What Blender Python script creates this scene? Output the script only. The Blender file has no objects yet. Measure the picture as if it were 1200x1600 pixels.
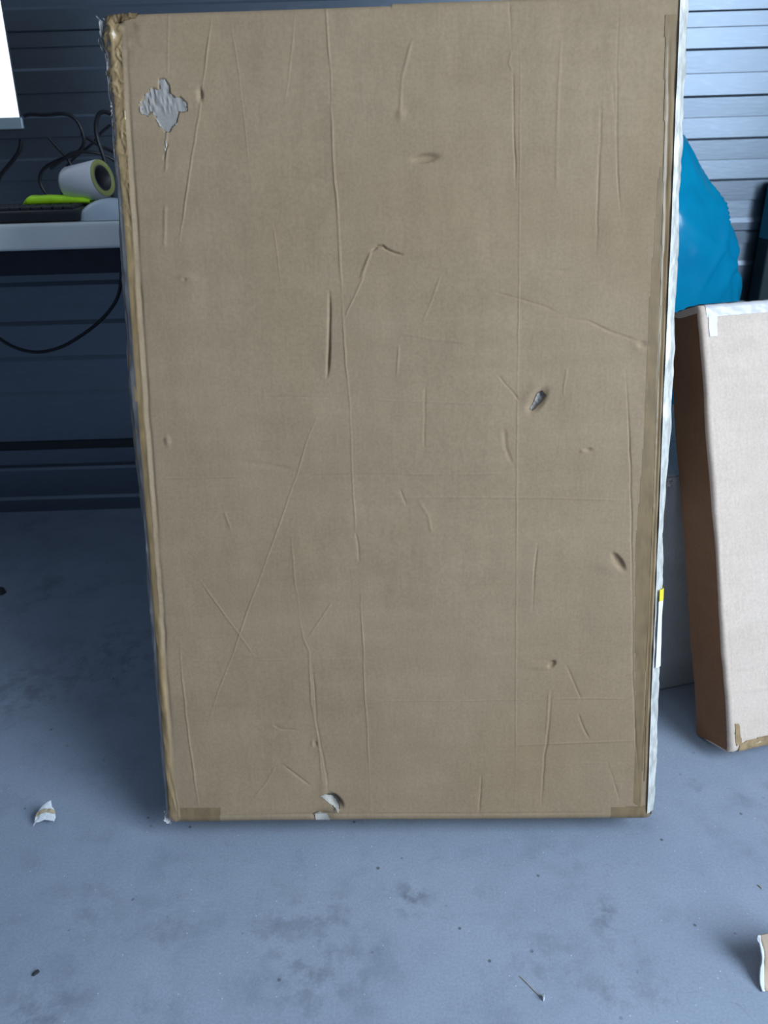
import bpy, bmesh, math, random
import numpy as np
from mathutils import Vector, Matrix

random.seed(7)
SC = bpy.context.scene
COL = SC.collection

# ------------------------------------------------------------------ camera
PITCH, ROLL, CAM_H = 0.44504887, 0.03032459, 0.90
fw = Vector((0, math.cos(PITCH), -math.sin(PITCH)))
up0 = Vector((0, math.sin(PITCH), math.cos(PITCH)))
rt0 = Vector((1, 0, 0))
rt = rt0 * math.cos(ROLL) - up0 * math.sin(ROLL)
upv = rt0 * math.sin(ROLL) + up0 * math.cos(ROLL)
cam_data = bpy.data.cameras.new('camera')
cam = bpy.data.objects.new('camera', cam_data)
COL.objects.link(cam)
m = Matrix.Identity(4)
for i in range(3):
    m[i][0], m[i][1], m[i][2] = rt[i], upv[i], -fw[i]
m[2][3] = CAM_H
cam.matrix_world = m
cam_data.sensor_fit = 'VERTICAL'
cam_data.sensor_height = 32
cam_data.lens = 1202 / 1600 * 32
cam_data.dof.use_dof = True
cam_data.dof.focus_distance = 1.0
cam_data.dof.aperture_fstop = 5.6
cam_data.clip_start = 0.02
SC.camera = cam

# ------------------------------------------------------------------ light
SC.view_settings.view_transform = 'Standard'
SC.view_settings.look = 'None'
SC.view_settings.gamma = 1
SC.view_settings.use_curve_mapping = False
SC.view_settings.exposure = 0.0

world = bpy.data.worlds.new('overcast_sky')
SC.world = world
world.use_nodes = True
bg = world.node_tree.nodes['Background']
bg.inputs['Color'].default_value = (0.54, 0.73, 1.0, 1)
bg.inputs['Strength'].default_value = 0.18

def area(name, loc, target, sx, sy, power, color):
    l = bpy.data.lights.new(name, 'AREA')
    l.shape = 'RECTANGLE'; l.size = sx; l.size_y = sy
    l.energy = power; l.color = color
    o = bpy.data.objects.new(name, l)
    COL.objects.link(o)
    o.location = loc
    o.rotation_euler = (Vector(target) - Vector(loc)).to_track_quat('-Z', 'Y').to_euler()
    return o

# daylight pouring through the open roller door in the right-hand wall
area('door_daylight', (1.66, -0.56, 1.55), (0.0, -0.45, 0.90), 1.5, 1.5, 103, (0.72, 0.87, 1.0))

# ------------------------------------------------------------------ helpers
def mat_new(name):
    mt = bpy.data.materials.new(name)
    mt.use_nodes = True
    nt = mt.node_tree
    return mt, nt, nt.nodes['Principled BSDF']

def N(nt, typ, **kw):
    n = nt.nodes.new(typ)
    for k, v in kw.items():
        if k.startswith('i_'):
            n.inputs[k[2:].replace('_', ' ')].default_value = v
        else:
            setattr(n, k, v)
    return n

def ramp(nt, src, stops):
    r = nt.nodes.new('ShaderNodeValToRGB')
    el = r.color_ramp.elements
    el[0].position, el[0].color = stops[0][0], (*stops[0][1], 1)
    el[1].position, el[1].color = stops[-1][0], (*stops[-1][1], 1)
    for p, c in stops[1:-1]:
        e = el.new(p); e.color = (*c, 1)
    nt.links.new(src, r.inputs[0])
    return r

def texco(nt, scale=(1, 1, 1), rot=(0, 0, 0)):
    t = nt.nodes.new('ShaderNodeTexCoord')
    mp = nt.nodes.new('ShaderNodeMapping')
    mp.inputs['Scale'].default_value = scale
    mp.inputs['Rotation'].default_value = rot
    nt.links.new(t.outputs['Object'], mp.inputs[0])
    return mp.outputs[0]

def noise(nt, vec, scale, detail=4, rough=.55):
    n = nt.nodes.new('ShaderNodeTexNoise')
    n.inputs['Scale'].default_value = scale
    n.inputs['Detail'].default_value = detail
    n.inputs['Roughness'].default_value = rough
    nt.links.new(vec, n.inputs['Vector'])
    return n.outputs[0]

def mix(nt, a, b, fac, mode='MIX'):
    n = nt.nodes.new('ShaderNodeMixRGB')
    n.blend_type = mode
    for s, v in ((0, fac), (1, a), (2, b)):
        if hasattr(v, 'links') or hasattr(v, 'is_linked'):
            nt.links.new(v, n.inputs[s])
        else:
            n.inputs[s].default_value = v if s == 0 else (*v, 1)
    return n.outputs[0]

def bump(nt, h, strength, dist, bsdf, prev=None):
    b = nt.nodes.new('ShaderNodeBump')
    b.inputs['Strength'].default_value = strength
    b.inputs['Distance'].default_value = dist
    nt.links.new(h, b.inputs['Height'])
    if prev is not None:
        nt.links.new(prev, b.inputs['Normal'])
    nt.links.new(b.outputs[0], bsdf.inputs['Normal'])
    return b.outputs[0]

def simple(name, color, rough=.5, metal=0., var=.12, scale=30, spec=.5, bmp=0.):
    mt, nt, b = mat_new(name)
    v = noise(nt, texco(nt), scale)
    lo = tuple(c * (1 - var) for c in color); hi = tuple(min(1, c * (1 + var)) for c in color)
    r = ramp(nt, v, [(.3, lo), (.7, hi)])
    nt.links.new(r.outputs[0], b.inputs['Base Color'])
    b.inputs['Roughness'].default_value = rough
    b.inputs['Metallic'].default_value = metal
    b.inputs['Specular IOR Level'].default_value = spec
    if bmp:
        bump(nt, v, .5, bmp, b)
    return mt

def cardboard(name, light, dark, stain, rough=.8):
    mt, nt, b = mat_new(name)
    iso = texco(nt)
    fib = texco(nt, (1, 1, .12))
    hor = texco(nt, (.25, 1, 1.6))
    n1 = noise(nt, iso, 9, 5, .6)
    n2 = noise(nt, fib, 300, 3, .6)
    n3 = noise(nt, hor, 26, 3, .5)
    n4 = noise(nt, iso, 3.2, 3, .5)
    n5 = noise(nt, iso, 260, 2, .5)
    c = ramp(nt, n1, [(.32, dark), (.68, light)]).outputs[0]
    f = ramp(nt, n2, [(.3, (.86, .86, .86)), (.7, (1.08, 1.08, 1.08))]).outputs[0]
    c = mix(nt, c, f, .35, 'MULTIPLY')
    f = ramp(nt, n3, [(.35, (.93, .92, .9)), (.65, (1.04, 1.04, 1.04))]).outputs[0]
    c = mix(nt, c, f, .45, 'MULTIPLY')
    sm = ramp(nt, n4, [(.5, (0, 0, 0)), (.75, (.45, .45, .45))]).outputs[0]
    c = mix(nt, c, stain, sm)
    f = ramp(nt, n5, [(.3, (.9, .9, .9)), (.7, (1.06, 1.06, 1.06))]).outputs[0]
    c = mix(nt, c, f, .8, 'MULTIPLY')
    nt.links.new(c, b.inputs['Base Color'])
    b.inputs['Roughness'].default_value = rough
    b.inputs['Specular IOR Level'].default_value = .25
    p = bump(nt, n2, .2, .0002, b)
    bump(nt, n1, .25, .004, b, p)
    return mt

def tape_mat(name, color, rough=.28, scale=60, alpha=1., bmp=.001, var=.3):
    mt, nt, b = mat_new(name)
    v = noise(nt, texco(nt, (1, 1, .35)), scale, 4)
    lo = tuple(c * (1 - var) for c in color)
    r = ramp(nt, v, [(.35, lo), (.6, color)])
    nt.links.new(r.outputs[0], b.inputs['Base Color'])
    b.inputs['Roughness'].default_value = rough
    b.inputs['Alpha'].default_value = alpha
    b.inputs['Coat Weight'].default_value = .3
    b.inputs['Coat Roughness'].default_value = .2
    bump(nt, v, .5, bmp, b)
    return mt

# -- tagging
def tag(o, label=None, cat=None, group=None, kind=None):
    if label: o['label'] = label
    if cat: o['category'] = cat
    if group: o['group'] = group
    if kind: o['kind'] = kind
    return o

def empty(name, loc=(0, 0, 0), rz=0, mw=None):
    o = bpy.data.objects.new(name, None)
    o.empty_display_size = .05
    COL.objects.link(o)
    if mw is not None:
        o.matrix_world = mw
    else:
        o.location = loc; o.rotation_euler = (0, 0, rz)
    return o

def link(name, me, mat=None, parent=None, smooth=False):
    if mat: me.materials.append(mat)
    if smooth:
        me.polygons.foreach_set('use_smooth', [True] * len(me.polygons))
    o = bpy.data.objects.new(name, me)
    COL.objects.link(o)
    if parent: o.parent = parent
    return o

def from_bm(name, bm, mat=None, parent=None, smooth=False):
    me = bpy.data.meshes.new(name)
    bmesh.ops.recalc_face_normals(bm, faces=bm.faces)
    bm.to_mesh(me); bm.free()
    return link(name, me, mat, parent, smooth)

def box_bm(bm, x0, x1, y0, y1, z0, z1, bev=0., seg=2):
    r = bmesh.ops.create_cube(bm, size=1)
    vs = r['verts']
    for v in vs:
        v.co = Vector(((x0 + x1) / 2 + v.co.x * (x1 - x0), (y0 + y1) / 2 + v.co.y * (y1 - y0), (z0 + z1) / 2 + v.co.z * (z1 - z0)))
    if bev:
        es = list({e for v in vs for e in v.link_edges})
        bmesh.ops.bevel(bm, geom=es, offset=bev, segments=seg, affect='EDGES', profile=.5)

def box(name, x0, x1, y0, y1, z0, z1, mat, parent=None, bev=.003, seg=2):
    bm = bmesh.new(); box_bm(bm, x0, x1, y0, y1, z0, z1, bev, seg)
    return from_bm(name, bm, mat, parent)

def mesh_from(name, V, F, mat=None, parent=None, smooth=True):
    """V (n,3) array, F (k,4) array of quads"""
    me = bpy.data.meshes.new(name)
    V = np.ascontiguousarray(V, dtype=np.float32); F = np.ascontiguousarray(F, dtype=np.int32)
    me.vertices.add(len(V)); me.vertices.foreach_set('co', V.ravel())
    me.loops.add(F.size); me.loops.foreach_set('vertex_index', F.ravel())
    me.polygons.add(len(F))
    me.polygons.foreach_set('loop_start', np.arange(0, F.size, 4, dtype=np.int32))
    me.update(calc_edges=True)
    me.validate()
    if smooth:
        me.polygons.foreach_set('use_smooth', np.ones(len(me.polygons), dtype=bool))
    return link(name, me, mat, parent)

def grid_faces(nu, nv, wrap=False):
    i = np.arange(nu if wrap else nu - 1); j = np.arange(nv - 1)
    I, J = np.meshgrid(i, j, indexing='ij')
    I2 = (I + 1) % nu
    return np.stack([I * nv + J, I2 * nv + J, I2 * nv + J + 1, I * nv + J + 1], -1).reshape(-1, 4)

_rng = {}
def vnoise(x, y, scale, seed=0):
    """smooth value noise in -1..1"""
    if seed not in _rng:
        _rng[seed] = np.random.RandomState(seed + 11).rand(256, 256) * 2 - 1
    g = _rng[seed]
    x = np.asarray(x) * scale + 500.; y = np.asarray(y) * scale + 500.
    xi = np.floor(x).astype(int); yi = np.floor(y).astype(int)
    fx = x - xi; fy = y - yi
    fx = fx * fx * (3 - 2 * fx); fy = fy * fy * (3 - 2 * fy)
    a = g[xi % 256, yi % 256]; b = g[(xi + 1) % 256, yi % 256]
    c = g[xi % 256, (yi + 1) % 256]; d = g[(xi + 1) % 256, (yi + 1) % 256]
    return (a * (1 - fx) + b * fx) * (1 - fy) + (c * (1 - fx) + d * fx) * fy

def in_poly(x, y, poly):
    ins = np.zeros(x.shape, bool)
    n = len(poly)
    for k in range(n):
        x1, y1 = poly[k]; x2, y2 = poly[(k + 1) % n]
        if y1 == y2: continue
        c = ((y1 > y) != (y2 > y)) & (x < (x2 - x1) * (y - y1) / (y2 - y1) + x1)
        ins ^= c
    return ins

def creases(s, t, table, gain=1.0):
    """sum of folds along polylines; table in mm: (ridge/valley, width, height, points)"""
    out = np.zeros(s.shape)
    for kind, w, a, pts in table:
        w = w * .85 / 1000; a = a / 1000 * gain * (1 if kind == 'r' else -1)
        P = np.array(pts) / 1000
        L = np.hypot(*(P[1:] - P[:-1]).T); tot = L.sum(); acc = 0.
        pad = 4 * w
        bx = (s > P[:, 0].min() - pad) & (s < P[:, 0].max() + pad) & (t > P[:, 1].min() - pad) & (t < P[:, 1].max() + pad)
        if not bx.any(): continue
        ss, tt = s[bx], t[bx]
        best = np.full(ss.shape, 9.); par = np.zeros(ss.shape)
        wob = vnoise(ss, tt, 60, 5) * .0006
        for k in range(len(L)):
            d = (P[k + 1] - P[k]) / max(L[k], 1e-9)
            q = (ss - P[k, 0]) * d[0] + (tt - P[k, 1]) * d[1]
            qc = np.clip(q, 0, L[k])
            dd = np.hypot(ss - P[k, 0] - qc * d[0] + wob, tt - P[k, 1] - qc * d[1])
            u = dd < best
            best = np.where(u, dd, best); par = np.where(u, (acc + qc) / tot, par)
            acc += L[k]
        fade = np.clip(par / .15, 0, 1) * np.clip((1 - par) / .15, 0, 1)
        var = .75 + .5 * vnoise(ss, tt, 25, 3)
        out[bx] += a * np.exp(-(best / w) ** 2) * (.15 + .85 * fade) * var
    return out

def dents(s, t, table):
    out = np.zeros(s.shape)
    for (cx, cy), rx, ry, ang, d in table:
        a = math.radians(-ang); x = s - cx / 1000; y = t - cy / 1000
        u = (x * math.cos(a) + y * math.sin(a)) / (rx / 1000); v = (-x * math.sin(a) + y * math.cos(a)) / (ry / 1000)
        q = u * u + v * v
        out += d / 1000 * np.exp(-(q ** (2 if d < -3 else 1.2)))
    return out

class Carton:
    """A closed cardboard box W x H x T with rounded front edges; local frame
    x = width, y = depth (front face at 0), z = height."""
    def __init__(self, W, H, T, r, disp, side):
        self.W, self.H, self.T, self.r, self.disp, self.side = W, H, T, r, disp, side
    def surf(self, s, t, off=0.):
        r, W, H = self.r, self.W, self.H
        def arc(q, Q):
            lo = np.clip((r - q) / r, 0, 1) * (np.pi / 2); hi = np.clip((q - (Q - r)) / r, 0, 1) * (np.pi / 2)
            p = np.where(lo > 0, r - r * np.sin(lo), np.where(hi > 0, Q - r + r * np.sin(hi), q))
            return p, np.cos(lo) * np.cos(hi), np.sin(hi) - np.sin(lo)
        x, cs, nx = arc(s, W); z, ct, nz = arc(t, H)
        dp = self.disp(s, t) + off
        y = r * (1 - cs * ct) - dp * cs * ct
        so = self.side(s, t)
        x = x + nx * (off + so) + nx * dp * .5; z = z + nz * (off + so * .4)
        return np.stack([x, y, z], -1)
    def body(self, name, res, mat, parent, flap=None):
        nu = int(self.W / res) + 1; nv = int(self.H / res) + 1
        S, Tt = np.meshgrid(np.linspace(0, self.W, nu), np.linspace(0, self.H, nv), indexing='ij')
        V = self.surf(S, Tt); F = grid_faces(nu, nv)[:, ::-1] if False else grid_faces(nu, nv)
        idx = np.arange(nu * nv).reshape(nu, nv)
        ring = np.concatenate([idx[:-1, 0], idx[-1, :-1], idx[:0:-1, -1], idx[0, :0:-1]])
        Vf = V.reshape(-1, 3); n0 = len(Vf); rv = Vf[ring]
        nx = np.zeros(len(rv)); nx[(rv[:, 0] < .02)] = -1; nx[rv[:, 0] > self.W - .02] = 1
        layers = [rv]; parts = [Vf]; faces = [F]; prev = ring
        ks = np.linspace(0, 1, 9)[1:]
        for k in ks:
            q = rv.copy(); q[:, 1] = self.r + (self.T - self.r) * k
            flare = (flap(rv[:, 2], k) if flap else 0.)
            q[:, 0] += nx * flare
            cx = q[:, 0] * (1 - k ** 8) + np.clip(q[:, 0], 0.002, self.W - .002) * k ** 8
            q[:, 0] = cx
            parts.append(q); cur = n0 + np.arange(len(q)); n0 += len(q)
            faces.append(np.stack([prev, cur, np.roll(cur, -1), np.roll(prev, -1)], -1)); prev = cur
        # back panel: fan of quads towards a mid line
        b = parts[-1]; cz = np.clip(b[:, 2], self.H * .45, self.H * .55)
        q = b.copy(); q[:, 0] = self.W / 2; q[:, 2] = cz
        parts.append(q); cur = n0 + np.arange(len(q))
        faces.append(np.stack([prev, cur, np.roll(cur, -1), np.roll(prev, -1)], -1))
        return mesh_from(name, np.concatenate(parts), np.concatenate(faces), mat, parent)
    def patch(self, name, poly, res, off, mat, parent, extra=None, jag=0.):
        """a thin piece lying on the face: poly in mm"""
        P = np.array(poly) / 1000
        x0, y0 = P.min(0); x1, y1 = P.max(0)
        x0 = max(x0, 0); y0 = max(y0, 0); x1 = min(x1, self.W); y1 = min(y1, self.H)
        nu = max(3, int((x1 - x0) / res) + 1); nv = max(3, int((y1 - y0) / res) + 1)
        S, Tt = np.meshgrid(np.linspace(x0, x1, nu), np.linspace(y0, y1, nv), indexing='ij')
        V = self.surf(S, Tt, off + (extra(S, Tt) if extra is not None else 0.)).reshape(-1, 3)
        F = grid_faces(nu, nv)
        cs = S.ravel()[F].mean(1); ct = Tt.ravel()[F].mean(1)
        if jag:
            cs = cs + vnoise(cs, ct, 300, 8) * jag; ct = ct + vnoise(cs, ct, 260, 9) * jag
        F = F[in_poly(cs, ct, [tuple(p) for p in P])]
        used, inv = np.unique(F, return_inverse=True)
        return mesh_from(name, V[used], inv.reshape(F.shape), mat, parent)

def frame(yaw, lean, T, x, y):
    ex = Vector((math.cos(yaw), math.sin(yaw), 0)); n = Vector((-math.sin(yaw), math.cos(yaw), 0))
    upz = Vector((0, 0, 1)) * math.cos(lean) + n * math.sin(lean)
    dep = n * math.cos(lean) - Vector((0, 0, 1)) * math.sin(lean)
    mw = Matrix.Identity(4)
    for i in range(3):
        mw[i][0], mw[i][1], mw[i][2] = ex[i], dep[i], upz[i]
    mw[0][3], mw[1][3], mw[2][3] = x, y, T * math.sin(lean) + .001
    return mw

def tube(name, pts, rad, mat, parent=None, res=6):
    cu = bpy.data.curves.new(name, 'CURVE'); cu.dimensions = '3D'
    cu.bevel_depth = rad; cu.bevel_resolution = 4; cu.resolution_u = res; cu.use_fill_caps = True
    sp = cu.splines.new('NURBS'); sp.points.add(len(pts) - 1)
    for p, c in zip(sp.points, pts): p.co = (*c, 1)
    sp.use_endpoint_u = True; sp.order_u = 3
    o = bpy.data.objects.new(name, cu); COL.objects.link(o)
    cu.materials.append(mat)
    dg = bpy.context.evaluated_depsgraph_get()
    me = bpy.data.meshes.new_from_object(o.evaluated_get(dg))
    bpy.data.objects.remove(o); bpy.data.curves.remove(cu)
    me.name = name
    return link(name, me, None, parent, True)

# measured marks on the big box front face, mm from its lower left corner
CREASES=[
 ('r',1.3,0.9,[(261.8, 1057.6), (263.8, 1010.1), (265.6, 975.6), (265.3, 944.1)]),
 ('r',1.5,0.9,[(265.3, 944.1), (266.0, 876.4), (269.5, 795.7), (271.0, 721.6)]),
 ('v',1.2,0.5,[(265.4, 989.4), (264.3, 937.1)]),
 ('v',2.0,3.0,[(255.2, 724.3), (254.7, 689.6), (252.7, 654.5), (249.0, 619.0)]),
 ('r',1.2,0.6,[(271.0, 721.6), (272.1, 658.0), (276.9, 578.2), (276.9, 496.2), (279.6, 420.1), (282.3, 394.2)]),
 ('v',1.6,1.0,[(279.6, 420.1), (282.4, 398.5), (282.6, 376.9)]),
 ('r',1.2,0.6,[(282.6, 376.9), (284.4, 288.5), (285.4, 197.3), (288.5, 84.0), (289.2, 5.9)]),
 ('r',1.2,0.7,[(131.3, 1048.3), (124.6, 1014.4), (112.6, 959.2), (105.7, 924.0), (91.0, 866.8), (78.2, 808.2), (70.6, 778.4)]),
 ('v',1.6,1.6,[(111.1, 958.5), (109.6, 947.3)]),
 ('r',1.0,0.35,[(151.0, 1027.3), (156.6, 978.8), (161.0, 922.4), (162.9, 872.1)]),
 ('r',1.0,0.4,[(189.1, 805.2), (192.8, 767.7), (196.4, 725.7)]),
 ('r',1.0,0.3,[(227.8, 1045.2), (220.4, 997.7), (210.0, 935.2)]),
 ('r',1.2,0.6,[(307.0, 764.8), (296.0, 734.7), (273.1, 689.2)]),
 ('r',1.1,0.55,[(238.6, 579.0), (220.6, 538.7), (204.6, 493.4), (182.9, 438.9), (158.9, 379.0), (129.5, 308.8), (109.1, 254.9), (83.6, 195.3), (64.4, 143.9)]),
 ('v',1.2,0.5,[(476.4, 1044.1), (477.5, 1003.5), (479.1, 986.3)]),
 ('r',1.4,0.6,[(478.3, 989.8), (475.4, 976.1), (479.2, 967.7)]),
 ('v',1.2,0.9,[(480.0, 967.7), (482.0, 906.1), (484.9, 834.1)]),
 ('r',0.9,0.45,[(488.4, 1030.2), (489.5, 834.0), (489.7, 722.3), (488.7, 573.7), (488.7, 475.4), (489.7, 267.5), (491.2, 81.8), (489.9, 23.8)]),
 ('r',2.0,0.5,[(536.9, 1001.6), (533.4, 946.7), (533.2, 876.1), (533.2, 832.8)]),
 ('v',1.6,0.8,[(584.0, 931.3), (584.5, 888.9), (582.8, 838.7), (583.5, 757.7)]),
 ('v',1.2,0.7,[(601.7, 1033.4), (601.9, 958.5), (604.8, 867.0), (611.5, 801.5)]),
 ('v',1.2,0.5,[(596.9, 951.8), (601.1, 913.2)]),
 ('v',1.1,1.0,[(623.9, 618.5), (631.8, 530.2), (636.3, 447.4), (639.9, 370.8), (643.2, 300.8), (646.9, 220.0), (653.7, 127.5), (663.7, 22.1)]),
 ('v',1.5,0.6,[(451.2, 719.5), (489.1, 708.6), (520.7, 698.6), (540.5, 689.0)]),
 ('v',1.8,0.8,[(543.0, 685.0), (576.2, 679.6), (604.2, 665.8), (628.1, 657.5), (642.5, 652.5)]),
 ('r',1.8,0.5,[(342.2, 670.4), (386.0, 661.6), (429.8, 655.9)]),
 ('r',1.5,0.4,[(393.9, 739.9), (382.5, 709.7), (370.3, 683.0)]),
 ('r',1.6,0.5,[(340.3, 656.4), (337.1, 617.0)]),
 ('v',1.4,1.6,[(464.3, 615.7), (474.0, 604.4), (482.0, 596.3), (490.2, 584.1)]),
 ('v',1.6,2.0,[(308.7, 769.2), (316.7, 775.0), (323.0, 774.9), (327.6, 771.0), (336.1, 767.0), (347.8, 763.7)]),
 ('r',1.8,0.9,[(308.7, 769.2), (303.7, 758.8), (293.6, 734.8)]),
 ('v',4,0.9,[(132.4, 513.2), (169.6, 508.3), (198.3, 501.9)]),
 ('r',1.2,0.5,[(31.0, 494.3), (68.6, 493.5), (135.5, 493.9)]),
 ('v',1.2,0.5,[(210.4, 493.3), (285.1, 493.5), (351.2, 492.2)]),
 ('v',1.2,0.35,[(141.3, 596.5), (255.4, 593.2)]),
 ('r',1.0,0.35,[(287.9, 590.1), (449.9, 580.1)]),
 ('r',1.0,0.4,[(318.2, 493.7), (417.1, 491.7), (482.8, 491.3)]),
 ('r',1.1,0.5,[(317.5, 462.7), (400.4, 462.0), (524.3, 458.8), (635.3, 453.3)]),
 ('r',1.2,0.3,[(393.3, 583.8), (474.1, 578.8)]),
 ('r',1.2,0.4,[(194.4, 413.0), (196.3, 360.9), (200.9, 307.7)]),
 ('r',1.4,0.6,[(199.3, 312.2), (204.5, 271.7), (211.6, 253.4), (211.2, 179.7), (218.7, 123.1), (223.3, 55.6)]),
 ('v',1.4,0.7,[(216.1, 235.1), (217.2, 151.5), (228.5, 75.0), (230.2, 45.8)]),
 ('r',1.4,0.5,[(246.1, 324.8), (228.0, 298.3), (209.7, 271.6)]),
 ('r',1.2,0.4,[(68.0, 358.6), (99.3, 309.3), (139.0, 245.4)]),
 ('r',1.0,0.3,[(14.8, 243.4), (77.8, 242.6), (208.5, 242.5), (312.5, 242.9)]),
 ('r',1.3,0.7,[(37.1, 274.2), (36.7, 219.2), (38.3, 153.6), (42.7, 86.6), (48.6, 13.1)]),
 ('r',1.0,0.4,[(302.4, 182.3), (415.8, 180.8), (528.5, 181.2)]),
 ('r',1.2,0.7,[(545.8, 181.9), (597.5, 182.2), (644.9, 179.7)]),
 ('r',1.2,0.6,[(485.7, 114.3), (555.7, 117.3), (655.7, 119.9)]),
 ('r',1.0,0.4,[(565.0, 86.8), (617.6, 87.2)]),
 ('v',1.6,0.9,[(538.6, 194.0), (535.9, 147.6), (529.8, 91.0), (526.5, 18.5)]),
 ('r',1.4,0.6,[(535.2, 194.1), (531.9, 128.9)]),
 ('v',1.5,0.7,[(557.7, 230.4), (571.3, 198.2), (578.6, 179.7)]),
 ('v',1.5,0.7,[(574.7, 161.2), (583.1, 137.7), (590.4, 123.5)]),
 ('v',1.4,0.6,[(615.8, 90.1), (627.3, 56.4), (635.1, 32.1)]),
 ('v',1.5,0.7,[(443.6, 72.7), (442.7, 43.7), (440.0, 9.5)]),
 ('v',1.6,0.9,[(156.0, 147.5), (169.0, 141.7), (192.8, 139.5)]),
 ('r',1.6,0.6,[(154.3, 148.5), (162.0, 142.7)]),
 ('v',1.8,0.8,[(166.6, 90.1), (183.8, 75.4), (205.5, 57.7)]),
 ('r',1.6,0.5,[(159.5, 90.2), (142.8, 61.3), (123.5, 37.0)]),
 ('v',1.8,0.7,[(338.5, 474.1), (346.4, 452.9)]),
 ('r',2.2,0.8,[(363.1, 456.8), (373.7, 439.7), (379.2, 414.0)]),
 ('v',3.0,0.8,[(472.7, 549.8), (474.4, 525.3), (482.7, 504.5)]),
 ('r',2.2,0.6,[(346.9, 924.1), (350.0, 966.1), (363.4, 1007.0)]),
 ('v',1.4,0.7,[(516.9, 398.7), (513.2, 364.3), (511.4, 302.9)]),
 ('r',1.4,0.4,[(549.7, 624.1), (546.4, 588.5)]),
 ('r',1.8,0.5,[(107.7, 448.8), (116.3, 423.0)]),
 ('v',1.5,0.5,[(373.3, 608.2), (369.8, 527.4)]),
 ('r',2.5,0.6,[(58.6, 831.0), (53.1, 778.8)]),
 ('r',1.2,0.3,[(80.7, 1056.6), (72.4, 974.4)]),
 ('r',1.6,0.7,[(66.6, 896.5), (61.4, 867.6)]),
 ('v',1.2,0.9,[(66.9, 900.1), (63.0, 889.4), (60.8, 880.7)]),
 ('r',1.4,0.7,[(67.9, 914.4), (64.6, 900.1)]),
 ('r',2.2,1.0,[(20.9, 1017.6), (18.4, 933.7), (16.6, 846.9), (14.5, 734.1), (13.1, 616.2), (13.0, 467.6), (12.3, 337.4), (9.8, 201.0), (12.1, 86.9), (14.0, 13.4)]),
 ('v',2.6,1.2,[(26.2, 1017.4), (23.8, 933.5), (22.1, 846.7), (20.1, 733.9), (18.8, 616.1), (18.0, 467.5), (17.5, 337.3), (15.1, 200.9), (16.4, 96.6)]),
 ('r',1.5,0.6,[(17.7, 1024.6), (52.1, 1027.6), (86.3, 1029.3)]),
 ('v',2.0,0.9,[(11.1, 1035.7), (38.0, 1040.3), (53.3, 1042.6)]),
 ('v',1.6,1.0,[(661.1, 997.8), (663.9, 900.8), (665.0, 770.5), (665.7, 664.4), (666.5, 569.9), (667.0, 438.5), (666.4, 309.3), (666.7, 173.9), (662.6, 99.0), (664.1, 36.7)]),
 ('v',1.6,0.7,[(54.1, 13.0), (217.3, 14.5), (397.1, 12.9), (628.7, 12.7)]),
 ('r',1.0,0.8,[(4.2, 310.8), (6.6, 274.6), (11.5, 247.2)]),
 ('r',1.1,1.0,[(5.6, 238.1), (4.5, 201.0), (8.1, 165.4)]),
 ('r',1.2,1.2,[(3.6, 165.4), (5.8, 135.0), (9.4, 111.1), (9.7, 79.2)]),
 ('r',1.3,1.4,[(5.3, 115.9), (6.3, 82.1), (9.6, 52.9), (15.3, 18.3)]),
 ('v',1.2,1.0,[(7.4, 96.7), (10.7, 67.5), (15.2, 43.0)]),
 ('r',1.2,1.0,[(15.0, 52.8), (17.7, 26.2), (18.2, 8.4)]),
 ('r',1.2,1.5,[(5.6, 1024.9), (3.1, 1014.0), (1.2, 1009.9), (2.4, 1005.7)]),
 ('r',1.2,1.5,[(4.6, 1005.7), (2.4, 997.4), (0.1, 989.1)]),
 ('r',1.0,1.2,[(10.3, 1017.9), (9.9, 1004.1), (9.7, 993.7)]),
 ('r',1.2,1.5,[(6.1, 986.9), (3.7, 977.9), (0.6, 968.1), (1.0, 955.4)]),
 ('r',1.0,1.3,[(12.8, 993.6), (9.7, 984.7), (6.5, 975.0), (4.8, 955.3)]),
 ('v',1.4,1.6,[(7.7, 1023.5), (6.1, 1013.9), (4.8, 1007.0)]),
 ('v',1.4,1.6,[(6.6, 1001.5), (4.4, 993.9)]),
 ('r',1.0,1.5,[(17.3, 1046.4), (17.3, 1036.9)]),
 ('r',1.0,1.5,[(7.6, 1048.1), (9.3, 1041.2)]),
 ('r',1.0,0.9,[(1.0, 955.4), (-0.1, 898.4), (-1.4, 847.4)]),
]
DENTS=[
 ((375.9, 874.1),15,5,-5,-4),
 ((514.4, 583.6),17,8,-55,-5),
 ((506.2, 590.9),16,9,-55,1.6),
 ((622.4, 372.0),13,5,55,-5),
 ((605.0, 367.1),14,9,20,1.2),
 ((538.0, 231.5),6,4,-45,-4),
 ((523.5, 229.0),18,5,0,0.9),
 ((580.3, 519.8),4,2.5,0,-2),
 ((571.4, 518.4),3,2,0,1),
 ((538.8, 740.0),12,2.5,0,-1),
 ((532.6, 739.4),10,2,0,0.6),
 ((80.8, 742.4),12,5,10,1.0),
 ((76.0, 741.7),3,2,0,-1.2),
 ((642.6, 650.2),5,4,0,-2.2),
 ((637.9, 648.7),8,7,0,1.2),
 ((40.4, 542.4),3.5,6,0,1.8),
 ((214.2, 119.3),3,4,0,-2),
 ((211.5, 120.3),3,4,0,1.2),
 ((239.6, 34.0),13,7,50,-6),
 ((221.7, 12.5),12,8,0,-3),
 ((347.7, 924.1),5,6,0,1.4),
 ((355.5, 934.5),14,12,0,-1),
 ((109.9, 952.2),3,7,0,-3),
 ((223.3, 55.6),6,20,0,0.8),
]
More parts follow.
